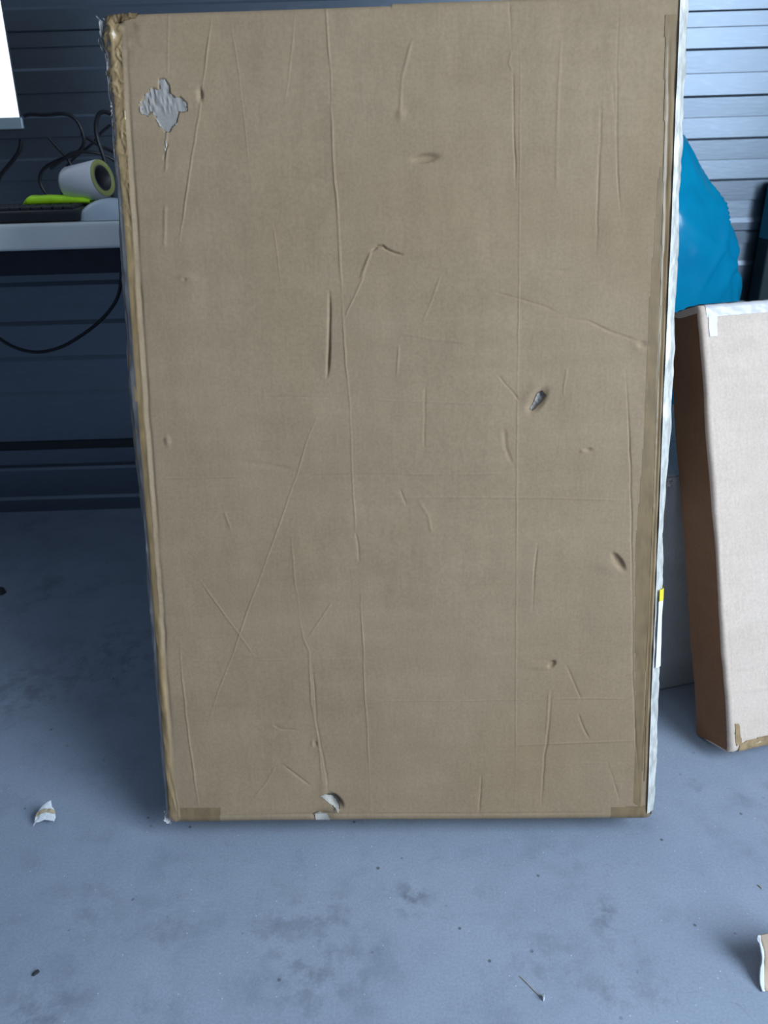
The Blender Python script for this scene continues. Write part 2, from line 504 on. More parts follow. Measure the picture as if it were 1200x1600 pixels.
TEARS={
 'star':[(62.2, 971.1), (69.3, 970.9), (74.1, 963.4), (74.4, 955.2), (80.3, 950.0), (85.8, 951.5), (93.3, 943.9), (93.6, 934.8), (83.7, 934.3), (81.5, 928.5), (79.7, 922.7), (74.5, 918.7), (70.4, 912.2), (65.0, 912.3), (59.3, 920.8), (53.7, 931.0), (52.3, 935.2), (45.6, 931.2), (38.7, 933.9), (37.1, 943.1), (40.8, 949.6), (46.6, 954.3), (53.4, 961.5), (60.9, 959.7)],
 'slot':[(514.2, 592.4), (519.8, 595.4), (524.7, 588.9), (517.6, 579.5), (508.1, 570.9), (505.6, 573.3), (510.4, 582.1)],
 'crescent':[(221.1, 42.9), (229.3, 45.7), (240.0, 40.5), (245.0, 30.9), (245.4, 22.0), (242.0, 22.0), (234.8, 28.0), (228.9, 33.2)],
 'lip':[(210.0, 16.4), (217.6, 20.0), (226.3, 16.2), (230.7, 8.8), (231.9, 2.8), (220.4, 4.4), (210.9, 6.0)],
}
TAPES={
 'L':[(-0.8, 1047.0), (22.0, 1029.9), (16.6, 846.9), (13.1, 616.2), (12.3, 337.4), (13.9, 86.9), (15.0, 1.4), (1.3, 1.5)],
 'Rout':[(655.6, 1022.3), (671.8, 1021.8), (672.1, 935.6), (672.7, 664.2), (670.8, 387.5), (678.8, 20.1), (669.1, 20.1), (664.9, 219.8), (663.9, 455.3), (664.1, 664.4), (659.4, 901.0)],
 'Rin':[(655.2, 856.9), (662.8, 856.7), (665.7, 664.4), (665.5, 455.3), (664.9, 219.8), (665.1, 80.0), (663.8, 20.2), (654.7, 27.1), (652.9, 174.1), (647.9, 265.2), (643.9, 396.5), (649.1, 521.7), (649.1, 664.8)],
 'TL':[(0.7, 1047.0), (43.1, 1056.5), (41.5, 1037.5), (14.6, 1032.9)],
 'BL':[(21.3, 26.2), (77.6, 25.7), (75.9, -2.1), (19.3, -1.6)],
 'BR':[(624.0, 20.6), (679.6, 23.9), (680.8, -7.4), (624.9, -6.9)],
}
GAIN = 1.25
# ------------------------------------------------------------------ setting
WALL_Y = 1.963
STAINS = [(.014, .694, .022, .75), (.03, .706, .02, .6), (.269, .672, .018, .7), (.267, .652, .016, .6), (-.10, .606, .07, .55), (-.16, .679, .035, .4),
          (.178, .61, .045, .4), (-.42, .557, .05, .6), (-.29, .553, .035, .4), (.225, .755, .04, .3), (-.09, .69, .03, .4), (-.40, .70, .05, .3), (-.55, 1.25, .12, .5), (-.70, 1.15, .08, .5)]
def floor_mat():
    mt, nt, b = mat_new('concrete')
    iso = texco(nt)
    n1 = noise(nt, iso, 2.2, 6, .6); n2 = noise(nt, iso, 14, 5, .6); n3 = noise(nt, iso, 300, 3, .6)
    c = ramp(nt, n1, [(.3, (.268, .315, .41)), (.7, (.325, .377, .48))]).outputs[0]
    f = ramp(nt, n2, [(.28, (.80, .81, .82)), (.45, (.97, .97, .97)), (.75, (1.06, 1.06, 1.05))]).outputs[0]
    c = mix(nt, c, f, .9, 'MULTIPLY')
    f = ramp(nt, n3, [(.3, (.86, .86, .86)), (.7, (1.1, 1.1, 1.1))]).outputs[0]
    c = mix(nt, c, f, .7, 'MULTIPLY')
    # dark grimy smudges and oil spots
    m1 = noise(nt, iso, 5.5, 7, .72)
    sm = ramp(nt, m1, [(.58, (0, 0, 0)), (.72, (.5, .5, .5))]).outputs[0]
    c = mix(nt, c, (.12, .13, .145), sm)
    v = nt.nodes.new('ShaderNodeTexVoronoi'); v.inputs['Scale'].default_value = 38
    nt.links.new(iso, v.inputs['Vector'])
    sp = ramp(nt, v.outputs['Distance'], [(.0, (.8, .8, .8)), (.07, (.7, .7, .7)), (.11, (0, 0, 0))]).outputs[0]
    gate = ramp(nt, noise(nt, iso, 30, 2), [(.5, (0, 0, 0)), (.6, (1, 1, 1))]).outputs[0]
    sp = mix(nt, sp, gate, 1., 'MULTIPLY')
    c = mix(nt, c, (.07, .075, .085), sp)
    v2 = nt.nodes.new('ShaderNodeTexVoronoi'); v2.inputs['Scale'].default_value = 55
    nt.links.new(iso, v2.inputs['Vector'])
    sp2 = ramp(nt, v2.outputs['Distance'], [(.0, (.8, .8, .8)), (.035, (.7, .7, .7)), (.06, (0, 0, 0))]).outputs[0]
    c = mix(nt, c, (.62, .64, .66), sp2)
    # scuffed stains of their own shape: centre x, y, radius, weight
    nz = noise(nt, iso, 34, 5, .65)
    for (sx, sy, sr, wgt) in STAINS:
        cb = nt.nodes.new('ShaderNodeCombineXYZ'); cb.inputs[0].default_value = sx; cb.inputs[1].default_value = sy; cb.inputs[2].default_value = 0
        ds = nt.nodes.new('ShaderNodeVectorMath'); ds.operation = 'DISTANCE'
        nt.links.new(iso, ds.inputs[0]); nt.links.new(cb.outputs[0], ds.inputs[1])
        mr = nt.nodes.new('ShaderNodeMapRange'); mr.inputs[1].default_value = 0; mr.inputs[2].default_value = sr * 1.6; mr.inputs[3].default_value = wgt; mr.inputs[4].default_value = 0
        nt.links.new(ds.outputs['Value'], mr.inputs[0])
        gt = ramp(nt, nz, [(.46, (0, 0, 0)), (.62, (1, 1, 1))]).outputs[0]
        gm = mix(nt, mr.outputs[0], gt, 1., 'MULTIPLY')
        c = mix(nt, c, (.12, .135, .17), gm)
    # hairline cracks
    wv = nt.nodes.new('ShaderNodeTexVoronoi'); wv.feature = 'DISTANCE_TO_EDGE'; wv.inputs['Scale'].default_value = 1.4
    dv = nt.nodes.new('ShaderNodeVectorMath'); dv.operation = 'ADD'
    dn = nt.nodes.new('ShaderNodeTexNoise'); dn.inputs['Scale'].default_value = 6; nt.links.new(iso, dn.inputs['Vector'])
    nt.links.new(iso, dv.inputs[0]); nt.links.new(dn.outputs['Color'], dv.inputs[1]); nt.links.new(dv.outputs[0], wv.inputs['Vector'])
    ck = ramp(nt, wv.outputs['Distance'], [(0, (.22, .22, .22)), (.004, (0, 0, 0))]).outputs[0]
    ck = mix(nt, ck, gate, .8, 'MULTIPLY')
    c = mix(nt, c, (.10, .105, .12), ck)
    nt.links.new(c, b.inputs['Base Color'])
    rr = ramp(nt, n2, [(.3, (.62, .62, .62)), (.7, (.48, .48, .48))])
    nt.links.new(rr.outputs[0], b.inputs['Roughness'])
    p = bump(nt, n3, .35, .0006, b); bump(nt, n2, .3, .002, b, p)
    return mt

def wall_mat():
    mt, nt, b = mat_new('painted_sheet_steel')
    n1 = noise(nt, texco(nt), 3, 4); n2 = noise(nt, texco(nt, (1, 1, 5)), 30, 4, .6)
    c = ramp(nt, n1, [(.3, (.17, .205, .255)), (.7, (.20, .235, .29))]).outputs[0]
    f = ramp(nt, n2, [(.55, (1, 1, 1)), (.75, (1.25, 1.25, 1.25))]).outputs[0]
    c = mix(nt, c, f, .6, 'MULTIPLY')
    nt.links.new(c, b.inputs['Base Color'])
    b.inputs['Roughness'].default_value = .40
    b.inputs['Metallic'].default_value = .95
    bump(nt, n2, .2, .001, b)
    return mt
M_FLOOR = floor_mat(); M_WALL = wall_mat()
M_PLAIN = simple('grey_sheeting', (.33, .37, .42), .7)
M_DARKRUB = simple('dark_seam', (.02, .025, .035), .6)

XL, XR, YF, ZC = -2.2, 1.62, -2.4, 2.7
def quad(name, vs, mat, thick, kind='structure'):
    bm = bmesh.new()
    xs, ys, zs = zip(*vs)
    box_bm(bm, min(xs), max(xs), min(ys), max(ys), min(zs), max(zs))
    return tag(from_bm(name, bm, mat), kind=kind)
quad('floor', [(XL - .1, -4, -.1), (4, WALL_Y + .12, 0)], M_FLOOR, .1)
quad('ceiling', [(XL - .1, YF, ZC), (XR + .1, WALL_Y + .1, ZC + .05)], simple('pale_ceiling_sheet', (.62, .64, .66), .6), .1)
quad('wall_left', [(XL - .08, YF, 0), (XL, WALL_Y + .08, ZC)], simple('dark_left_sheeting', (.10, .12, .15), .7), .1)
# right wall with the wide door opening left free
bm = bmesh.new()
box_bm(bm, XR, XR + .08, .35, WALL_Y + .08, 0, ZC)
box_bm(bm, XR, XR + .08, YF, .35, 2.52, ZC)
box_bm(bm, XR, XR + .08, YF, -1.7, 0, 2.52)
tag(from_bm('wall_right', bm, M_PLAIN), kind='structure')

# back wall: horizontally ribbed steel sheet, lofted from its profile
prof = [(0.0, 0.0)]
def step(z, d0, d1, c=.004):
    prof.append((z - c, d0)); prof.append((z + c, d1))
P0, P1 = 0., .0036
step(.040, P1, P0); step(.128, P0 + .012, P0); prof.append((.180, 0))
zs = [(.295, 0), (.340, 1), (.385, 0), (.430, 1), (.475, 0), (.520, 1), (.569, 0), (.615, 1), (.661, 0), (.687, 2), (.714, 1),
      (.759, 0), (.804, 1), (.848, 0), (.892, 1), (.937, 0), (.979, 1), (1.025, 0), (1.071, 1), (1.113, 0), (1.140, 2)]
zz = 1.185; k = 1
while zz < ZC:
    zs.append((zz, k)); k = 1 - k; zz += .0455
prof = [(0, P1), (.036, P1), (.044, P0), (.122, P0), (.126, .012), (.134, .010), (.140, 0), (.181, 0), (.182, -.012), (.206, -.012), (.207, P1)]
for z, kd in zs:
    if kd == 0:      # underside of a rib going up: sheet comes forward
        prof += [(z - .0005, P0 - .0015), (z, P1)]
    elif kd == 1:    # top of a rib: sheet falls back
        cz = .010 if z < .75 else .005
        prof += [(z - cz * .6, P1), (z + cz * .4, P0 + .0002), (z + cz * .4 + .0005, P0)]
    else:            # narrow groove
        prof += [(z - .003, P1), (z - .0025, P0 - .002), (z + .001, P0 - .002), (z + .004, P1)]
prof = [p for p in prof if p[0] < ZC] + [(ZC, 0)]
prof[10] = (.207, P0)
Vw = []
for x in (XL, XR):
    for z, d in prof: Vw.append((x, WALL_Y - d, z))
n = len(prof)
Fw = [(i, n + i, n + i + 1, i + 1) for i in range(n - 1)]
bm = bmesh.new()
bv = [bm.verts.new(v) for v in Vw]
for f in Fw: bm.faces.new([bv[i] for i in f])
# thickness behind
bk = [bm.verts.new((x, WALL_Y + .06, z)) for x in (XL, XR) for z in (0, ZC)]
bm.faces.new([bk[0], bk[1], bk[3], bk[2]])
tag(from_bm('wall_back', bm, M_WALL), kind='structure')
box('trim_1', XL, XR, WALL_Y - .002, WALL_Y + .01, .183, .205, M_DARKRUB, None, 0)['kind'] = 'structure'

# ------------------------------------------------------------------ big box
M_CARD = cardboard('kraft_cardboard', (.350, .250, .160), (.310, .219, .138), (.285, .19, .105))
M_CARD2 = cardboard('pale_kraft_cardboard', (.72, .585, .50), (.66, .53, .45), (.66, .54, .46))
M_TAPE_T = tape_mat('translucent_brown_tape', (.34, .225, .11), .4, 90, .55, .0006)
M_TAPE = tape_mat('brown_packing_tape', (.40, .265, .13), .3, 80)
M_TAPE_D = tape_mat('dark_brown_packing_tape', (.25, .155, .065), .5, 45)
M_CLEAR = tape_mat('clear_packing_tape', (.55, .54, .52), .12, 120, .75, .003)
M_WHITE_TAPE = tape_mat('whitish_packing_tape', (.62, .59, .61), .35, 60, 1, .0006, .06)
M_GREYPAPER = cardboard('grey_inner_paper', (.345, .315, .295), (.28, .255, .235), (.33, .31, .29))
M_PALEPAPER = cardboard('pale_inner_paper', (.52, .48, .43), (.42, .38, .33), (.45, .42, .38))
M_HOLE_SHADE = simple('hole_shade', (.10, .085, .07), .9)  # near-black colour stands in for the shade inside a puncture

BW, BH, BT = .6794, 1.0466, .15
star = np.array(TEARS['star']) / 1000
def soft_poly(s, t, poly, d):
    P = [(x / 1000, y / 1000) for x, y in poly]
    acc = np.zeros(s.shape)
    for dx, dy in ((0, 0), (d, 0), (-d, 0), (0, d), (0, -d)):
        acc += in_poly(s + dx, t + dy, P)
    return acc / 5
def big_disp(s, t):
    d = creases(s, t, CREASES, GAIN) + dents(s, t, DENTS)
    d += vnoise(s, t, 5, 1) * .0022 + vnoise(s, t, 14, 2) * .0007 + vnoise(s * 2.2, t * .7, 22, 4) * .00035
    d += vnoise(s, t, 90, 14) * .00006
    d -= .0020 * soft_poly(s, t, TEARS['star'], .0006)
    d -= .006 * soft_poly(s, t, TEARS['slot'], .0006)
    # crushed upper-left corner and scuffed lower corners
    cr = np.exp(-((s - .0) ** 2 + (t - BH) ** 2) / .035 ** 2)
    d += cr * (vnoise(s, t, 110, 6) * .005 - .003)
    cb = np.exp(-((s - .0) ** 2 + t ** 2) / .02 ** 2) + np.exp(-((s - BW) ** 2 + t ** 2) / .02 ** 2)
    d += cb * vnoise(s, t, 160, 7) * .002
    # long groove in the right edge, upper part
    g = np.exp(-((s - (BW - .0065)) / .0012) ** 2) * np.clip((t - .80) / .05, 0, 1)
    d -= g * .004
    return d
def big_side(s, t):
    w = vnoise(t, t * 0, 7, 21) * .0025 + vnoise(t, t * 0, 28, 22) * .0010
    left = (s < BW / 2)
    bulge = np.where(left, .004 * np.sin(np.clip(t / BH, 0, 1) * math.pi) ** 2, .0015)
    crush = np.exp(-((t - BH) / .02) ** 2) * -.004 * left
    return w + bulge + crush
for k in ('Rout', 'Rin'): TAPES[k] = [(min(x, 668.5), y) for x, y in TAPES[k]]
big = Carton(BW, BH, BT, .011, big_disp, big_side)
mw = frame(-0.02804836, 0.26301536, BT, -0.3202197, 0.7976046)
root = empty('cardboard_box', mw=mw)
tag(root, 'tall brown cardboard box filling the picture, creased and dented, leaning back on the concrete floor', 'box')
def flapbulge(z, k):
    return .006 * np.sin(math.pi * min(1, k * 1.1)) * (.6 + .4 * vnoise(z, z * 0 + k, 9, 31))
big.body('carton_body', .0009, M_CARD, root, flapbulge)
def wr(s, t):
    q = vnoise(s * 2.6 + t * .5, t, 75, 12)
    return np.exp(-(q / .16) ** 2) * .0016 + np.exp(-(vnoise(s * 3 - t, t, 110, 18) / .14) ** 2) * .0008
big.patch('tape_strip', TAPES['L'], .0012, .0005, M_TAPE, root, lambda s, t: wr(s, t) * np.clip((t - .75) / .2, 0, 1) + vnoise(s * 2, t * .3, 60, 13) * .0003)
big.patch('tape_strip', TAPES['Rin'], .0014, .0003, M_TAPE_T, root, lambda s, t: vnoise(s * .3, t, 160, 13) * .00012)
big.patch('tape_strip', TAPES['Rout'], .0013, .0006, M_TAPE_D, root, lambda s, t: vnoise(s * .6, t, 120, 15) * .0002)
big.patch('tape_strip', TAPES['TL'], .0012, .0009, M_TAPE_D, root, wr)
big.patch('tape_strip', TAPES['BL'], .0014, .0004, M_TAPE_T, root)
big.patch('tape_strip', TAPES['BR'], .0014, .0004, M_TAPE_T, root)
def ragged(s, t):
    up = np.clip((t - .930) / .012, 0, 1)
    return up * vnoise(s * 1.6 + t * .25, t * .32, 330, 16) * .0011 + .0002
o = big.patch('torn_patch', TEARS['star'], .0007, .0006, M_GREYPAPER, root, ragged, .0026)
o['label'] = 'grey torn patch with ragged paper edge'
big.patch('torn_hole', TEARS['slot'], .0007, .002, M_GREYPAPER, root, lambda s, t: vnoise(s, t, 300, 17) * .0016)
# lifted paper lips around the punctures: small curled flakes
def flake(name, poly, lift, mat, jag=.0006, axis=(1, 0)):
    P = np.array(poly) / 1000; c = P.mean(0)
    def ex(s, t):
        q = (s - c[0]) * axis[0] + (t - c[1]) * axis[1]
        return lift * np.clip(q / .012 + .5, 0, 1.2) ** 1.5
    return big.patch(name, poly, .0007, .0006, mat, root, ex, jag)
cres = TEARS['crescent']
flake('torn_hole', [(cres[0][0] + 8, cres[0][1] + 2), (230, 46), (241, 41), (246.5, 31), (246, 21), (240, 30), (234, 38)], .0001, M_HOLE_SHADE)  # dark patch painting the shade of the hole
flake('torn_flap', [(219, 42.5), (226, 44.5), (234, 41.5), (240.5, 35), (244.5, 27), (245, 19), (240, 24), (234, 28), (228, 34)], .004, M_PALEPAPER)
flake('torn_flap', TEARS['lip'], .003, M_PALEPAPER, .0006, (0, 1))
flake('torn_flap', [(65, 902), (67, 903), (66.4, 896), (64.6, 894)], .0016, M_PALEPAPER)
flake('torn_flap', [(63, 894), (65, 894), (64.4, 888), (62.8, 887)], .0016, M_PALEPAPER)
# crumpled tape sticking out of the corners
def crumple(name, c, size, mat, parent, seed, sc=(1, 1, 1)):
    nu, nv = 34, 34
    U, Vv = np.meshgrid(np.linspace(-1, 1, nu), np.linspace(-1, 1, nv), indexing='ij')
    amp = .55
    x = U + amp * vnoise(U, Vv, 2.2, seed); z = Vv + amp * vnoise(U, Vv, 2.2, seed + 1)
    y = .9 * vnoise(U, Vv, 2.6, seed + 2) + .5 * vnoise(U, Vv, 6, seed + 3)
    V = np.stack([x * sc[0], y * sc[1], z * sc[2]], -1).reshape(-1, 3) * size + np.array(c)
    o = mesh_from(name, V, grid_faces(nu, nv), mat, parent, smooth=False)
    md = o.modifiers.new('thickness', 'SOLIDIFY'); md.thickness = .0003
    return o
crumple('loose_tape', (-.004, .012, BH - .020), .0095, M_CLEAR, root, 40, (.5, .8, 1.6))
crumple('loose_tape', (.002, .010, .008), .008, M_WHITE_TAPE, root, 50, (1, .9, 1.2))
crumple('loose_tape', (BW - .003, .006, .012), .007, M_CLEAR, root, 60, (.8, .6, 1.6))
# clear tape wrapped over the side edges: starts on the rounded corner, bulges, runs back along the side
def side_strip(name, x, sgn, seed, z0, z1, w0, w1, out, mat, amp, lift=0., d1=.07, step=.0022):
    nz = int((z1 - z0) / step); nu = 44
    K = np.array([0, .12, .3, .45, .6, 1.]); kx = np.array([-1, -.55, .05, .35, .3, -.1]); ky = np.array([.0008, .0035, .010, .022, .035, d1])
    A, Z = np.meshgrid(np.linspace(0, 1, nu), np.linspace(z0, z1, nz), indexing='ij')
    wd = w0 + (w1 - w0) * Z / BH
    so = big_side(np.full(A.shape, x), Z)
    kxv = np.interp(A, K, kx)
    X = np.where(kxv < 0, kxv * wd, kxv * out) + so * np.clip(A * 4, 0, 1)
    wr = (np.abs(vnoise(A * 9, Z * 26, 1., seed)) + .6 * np.abs(vnoise(A * 14, Z * 70, 1., seed + 1))) * amp * np.clip(A * 8, 0, 1)
    dv = big_disp(np.full(A.shape, x - sgn * .012), Z) * np.clip(1 - A * 3, 0, 1)
    X = x + sgn * (X + wr + lift)
    Y = np.interp(A, K, ky) - lift - dv * .8 - .0006 + vnoise(A * 6, Z * 40, 1., seed + 2) * amp * .5
    return mesh_from(name, np.stack([X, Y, Z], -1).reshape(-1, 3), grid_faces(nu, nz), mat, root)
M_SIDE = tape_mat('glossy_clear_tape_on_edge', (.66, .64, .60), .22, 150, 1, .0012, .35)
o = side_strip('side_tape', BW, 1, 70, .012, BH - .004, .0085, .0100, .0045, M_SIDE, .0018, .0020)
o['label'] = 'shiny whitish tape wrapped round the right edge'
o = side_strip('side_tape', 0, -1, 74, .02, BH - .02, .004, .0075, .005, tape_mat('clear_tape_shaded_edge', (.24, .225, .225), .3, 90, 1, .001, .3), .0018, .0006)  # left edge: clear tape darkened, its shade is put into the colour
lb = side_strip('side_label', BW, 1, 70, .225, .318, .0065, .0065, .009, simple('white_label', (.85, .87, .88), .4, 0, .03), .0004, .0034)
lb['label'] = 'white label on the right side edge'
lb = side_strip('side_label', BW, 1, 70, .318, .334, .006, .006, .009, simple('yellow_label', (.85, .72, .03), .4, 0, .05), .0004, .0036)
lb['label'] = 'yellow strip on the right side edge'

# ------------------------------------------------------------------ small box
SW, SH, ST = .46, .6873, .0868
C2 = [('r', 1.6, 1.0, [(3, 690), (4, 500), (6, 400), (4, 280), (5, 150), (7, 20)]), ('v', 1.4, 1.0, [(8, 668), (10, 640), (12, 600)]),
      ('v', 1.6, .8, [(8, 560), (9, 400), (8, 200), (9, 60)]),
      ('v', 3, 1.2, [(6, 127), (40, 124), (74, 127), (160, 130)]), ('r', 3, 1.0, [(12, 97), (45, 94), (74, 92), (160, 95)]),
      ('r', 1.5, .4, [(48, 560), (50, 480), (54, 420)]), ('v', 1.2, .3, [(20, 470), (90, 466)]), ('v', 1.5, .4, [(8, 330), (60, 322)]),
      ('v', 1.5, .5, [(14, 260), (20, 230), (34, 215)]), ('r', 2, .4, [(70, 300), (74, 200)])]
def sm_disp(s, t):
    d = creases(s, t, C2, .8) + vnoise(s, t, 7, 81) * .0012 + vnoise(s, t, 20, 82) * .0004
    cb = np.exp(-(s ** 2 + t ** 2) / .02 ** 2) + np.exp(-(s ** 2 + (t - SH) ** 2) / .014 ** 2)
    return d + cb * vnoise(s, t, 170, 83) * .002
def sm_side(s, t):
    return vnoise(t, t * 0, 12, 84) * .0016 + vnoise(t, t * 0, 45, 85) * .0005
sm = Carton(SW, SH, ST, .006, sm_disp, sm_side)
mw = frame(0.21549141, 0.36503598, ST, 0.52874612, 0.91172713)
root = empty('cardboard_box', mw=mw)
tag(root, 'shorter pale cardboard box leaning back at the right edge, whitish tape along its top', 'box')
sm.body('carton_body', .0022, M_CARD2, root)
# brown left side panel, its shade put into the darker colour
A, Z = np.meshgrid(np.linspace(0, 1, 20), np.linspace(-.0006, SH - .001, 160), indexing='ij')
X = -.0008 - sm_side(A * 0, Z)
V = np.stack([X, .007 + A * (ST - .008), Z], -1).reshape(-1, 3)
o = mesh_from('side_panel', V, grid_faces(20, 160), cardboard('brown_shaded_side_cardboard', (.30, .155, .085), (.26, .13, .07), (.24, .12, .06)), root)
o['label'] = 'brown left side panel with its shade painted in'
T1 = [(6, 668), (6, 690), (470, 690), (470, 668)]
sm.patch('tape_strip', [(8, 669), (8, 688), (460, 688), (460, 666)], .0012, .0006, M_WHITE_TAPE, root, lambda s, t: vnoise(s * .4, t, 300, 87) * .0003)
sm.patch('tape_strip', [(11, 640), (11, 672), (25.5, 672), (24, 640)], .0012, .0009, M_WHITE_TAPE, root)
sm.patch('tape_strip', [(13, 0), (14, 10), (26, 15), (60, 17), (460, 18), (460, 0)], .0012, .0006, M_TAPE, root, lambda s, t: np.abs(vnoise(s, t * 3, 90, 88)) * .0016)
sm.patch('tape_strip', [(8, 10), (9, 46), (16, 44), (18, 12)], .0012, .0007, M_TAPE, root, lambda s, t: np.abs(vnoise(s, t, 160, 89)) * .0014)
crumple('loose_tape', (.010, .004, .008), .0075, M_CLEAR, root, 90, (1.1, .6, 1))
# wrinkled clear tape over the top face
nu, nv = 240, 30
A, B = np.meshgrid(np.linspace(.004, SW - .004, nu), np.linspace(0, 1, nv), indexing='ij')
Z = SH + .0012 + np.abs(vnoise(A * 90 + B * 4, B * 1.2, 1., 91)) * .005 * np.sin(B * math.pi) ** .5
mesh_from('top_tape', np.stack([A, .004 + B * (ST - .006), Z], -1).reshape(-1, 3), grid_faces(nu, nv), tape_mat('wrinkled_clear_tape', (.30, .29, .29), .12, 90, 1, .002, .4), root)

# ------------------------------------------------------------------ white carton behind
M_WCARD = cardboard('white_cardboard', (.50, .515, .54), (.44, .455, .48), (.42, .43, .45))
yaw = math.radians(13.6)
root = empty('white_carton', (.303, 1.061, 0), yaw)
tag(root, 'plain white carton standing on the floor behind the two brown boxes', 'box')
CW, CD, CH = .60, .38, .40
bm = bmesh.new(); box_bm(bm, 0, CW, 0, CD, .0005, CH - .003, .004, 3)
bmesh.ops.subdivide_edges(bm, edges=bm.edges[:], cuts=6, use_grid_fill=True)
for v in bm.verts:
    if 0.01 < v.co.x < CW - .01 and v.co.z > .02:
        if v.co.y < .1: v.co.y += .047 * v.co.z / CH * min(1, max(0, (v.co.x - .06) / .12))
        v.co.y += float(vnoise(v.co.x, v.co.z, 9, 95)) * .003 * (1 if v.co.y < .1 else 0)
from_bm('carton_body', bm, M_WCARD, root, True)
box('lid_flap', .002, CW - .002, .05, CD / 2 - .001, CH - .003, CH, M_WCARD, root, .001)
box('lid_flap', .002, CW - .002, CD / 2 + .001, CD - .001, CH - .003, CH, M_WCARD, root, .001)
def crumple_on(c, s, mat, seed):
    return crumple('loose_tape', c, s, mat, root, seed, (1.0, .5, 1.4))
crumple_on((.165, .034, CH - .012), .009, M_CLEAR, 97)

# ------------------------------------------------------------------ blue bag
def bag_mat():
    mt, nt, b = mat_new('blue_polythene')
    n1 = noise(nt, texco(nt), 7, 5, .6)
    c = ramp(nt, n1, [(.3, (.0, .30, .60)), (.7, (.002, .46, .80))]).outputs[0]
    nt.links.new(c, b.inputs['Base Color'])
    b.inputs['Roughness'].default_value = .2
    b.inputs['Specular IOR Level'].default_value = .8
    tr = nt.nodes.new('ShaderNodeBsdfTranslucent'); tr.inputs['Color'].default_value = (.0, .85, 1.0, 1)
    mx = nt.nodes.new('ShaderNodeMixShader'); mx.inputs[0].default_value = .4
    out = nt.nodes['Material Output']
    nt.links.new(b.outputs[0], mx.inputs[1]); nt.links.new(tr.outputs[0], mx.inputs[2]); nt.links.new(mx.outputs[0], out.inputs[0])
    n2 = noise(nt, texco(nt), 24, 3, .5)
    bump(nt, n2, .25, .004, b)
    return mt
M_BAG = bag_mat()
zk = [0, .03, .12, .30, .45, .583, .617, .689, .74, .777, .814, .868, .90, .93, .955, .975, .99]
xr = [.10, .22, .26, .29, .30, .308, .303, .283, .259, .242, .208, .174, .151, .10, .06, .025, .018]
nth, nz = 200, 220
TH, ZZ = np.meshgrid(np.linspace(0, 2 * math.pi, nth, endpoint=False), np.linspace(.0, .99, nz), indexing='ij')
RX = np.interp(ZZ, zk, xr)
cx = .458
fold = np.zeros(TH.shape)
rs = np.random.RandomState(4)
for i in range(60):   # soft straight folds wrapping the bag, and pinched darts
    th0 = rs.rand() * 2 * math.pi; z0 = rs.rand(); sl = rs.uniform(-1.6, 1.6); w = rs.uniform(.012, .04); a = rs.uniform(.008, .024)
    d = np.angle(np.exp(1j * (TH - th0))) * .28 - (ZZ - z0) * sl
    along = np.exp(-((ZZ - z0) / rs.uniform(.06, .2)) ** 2)
    fold += a * np.maximum(0, 1 - np.abs(d) / w) * along
fold += np.abs(vnoise(TH * 2, ZZ * 2.5, 1.7, 101)) * .014 + vnoise(TH * 3, ZZ * 3, 3., 102) * .004
side_keep = np.abs(np.cos(TH)) ** 14          # keep the measured outline at the sides
R1 = RX + fold * (1 - .75 * side_keep)
X = cx + R1 * np.cos(TH) * 1.0
Y = np.minimum(1.68 + np.minimum(R1 * .62, .175) * np.sin(TH), 1.945)
V = np.stack([X - cx, Y - 1.68, ZZ], -1).reshape(-1, 3)
root = empty('plastic_bag', (cx, 1.68, .001))
tag(root, 'bright blue plastic bag, bulging and wrinkled, standing behind the two brown boxes', 'bag')
mesh_from('bag_body', V, grid_faces(nth, nz, True), M_BAG, root)
crumple('bag_top', (0, 0, 1.0), .028, M_BAG, root, 104, (1, .8, 1.1))

# ------------------------------------------------------------------ containers at far right
M_TEAL = simple('teal_plastic', (.03, .24, .34), .45); M_DKG = simple('dark_green_plastic', (.010, .030, .034), .5)
def bin_(name, x, z0, z1, w, mat, taper, lab, cat):
    bm = bmesh.new(); box_bm(bm, 0, w, 0, .055, 0, z1 - z0, .004, 2)
    for v in bm.verts: v.co.x += taper * (z1 - z0 - v.co.z) / (z1 - z0) * (-1 if v.co.x < w / 2 else 1)
    r = empty(name, (x, 1.893, z0)); tag(r, lab, cat)
    from_bm('case_body', bm, mat, r)
    bm = bmesh.new(); box_bm(bm, -.002 + .006, w - .004, -.004, .058, z1 - z0 - .02, z1 - z0 - .001, .002, 1)
    from_bm('case_lid', bm, mat, r)
bin_('dark_case', .922, 0.0, .672, .40, M_DKG, .0, 'dark green upright case against the ribbed wall at the right edge', 'case')
bin_('teal_case', .922, .672, .80, .36, M_TEAL, .0, 'teal case above the dark green case at the right edge', 'case')

# ------------------------------------------------------------------ desk
M_DESK = simple('pale_laminate', (.88, .89, .88), .35, 0, .05, 12)
M_RAIL = simple('dark_steel', (.02, .024, .04), .45, .3)
root = empty('desk', (-.75, 1.46, 0))
tag(root, 'pale laminate desk against the ribbed wall, carrying the keyboard and monitor', 'desk')
def dbox(name, x0, x1, y0, y1, z0, z1, mat, bev=.003):
    return box(name, x0 + .75, x1 + .75, y0 - 1.46, y1 - 1.46, z0, z1, mat, root, bev, 3)
dbox('desktop', -1.75, .10, 1.465, 1.945, .745, .79, M_DESK, .006)
dbox('rail', -1.68, .03, 1.585, 1.610, .686, .745, M_RAIL)
for x in (-1.70, .03):
    for y in (1.50, 1.90):
        dbox('leg', x, x + .045, y, y + .04, 0.001, .745, M_RAIL)

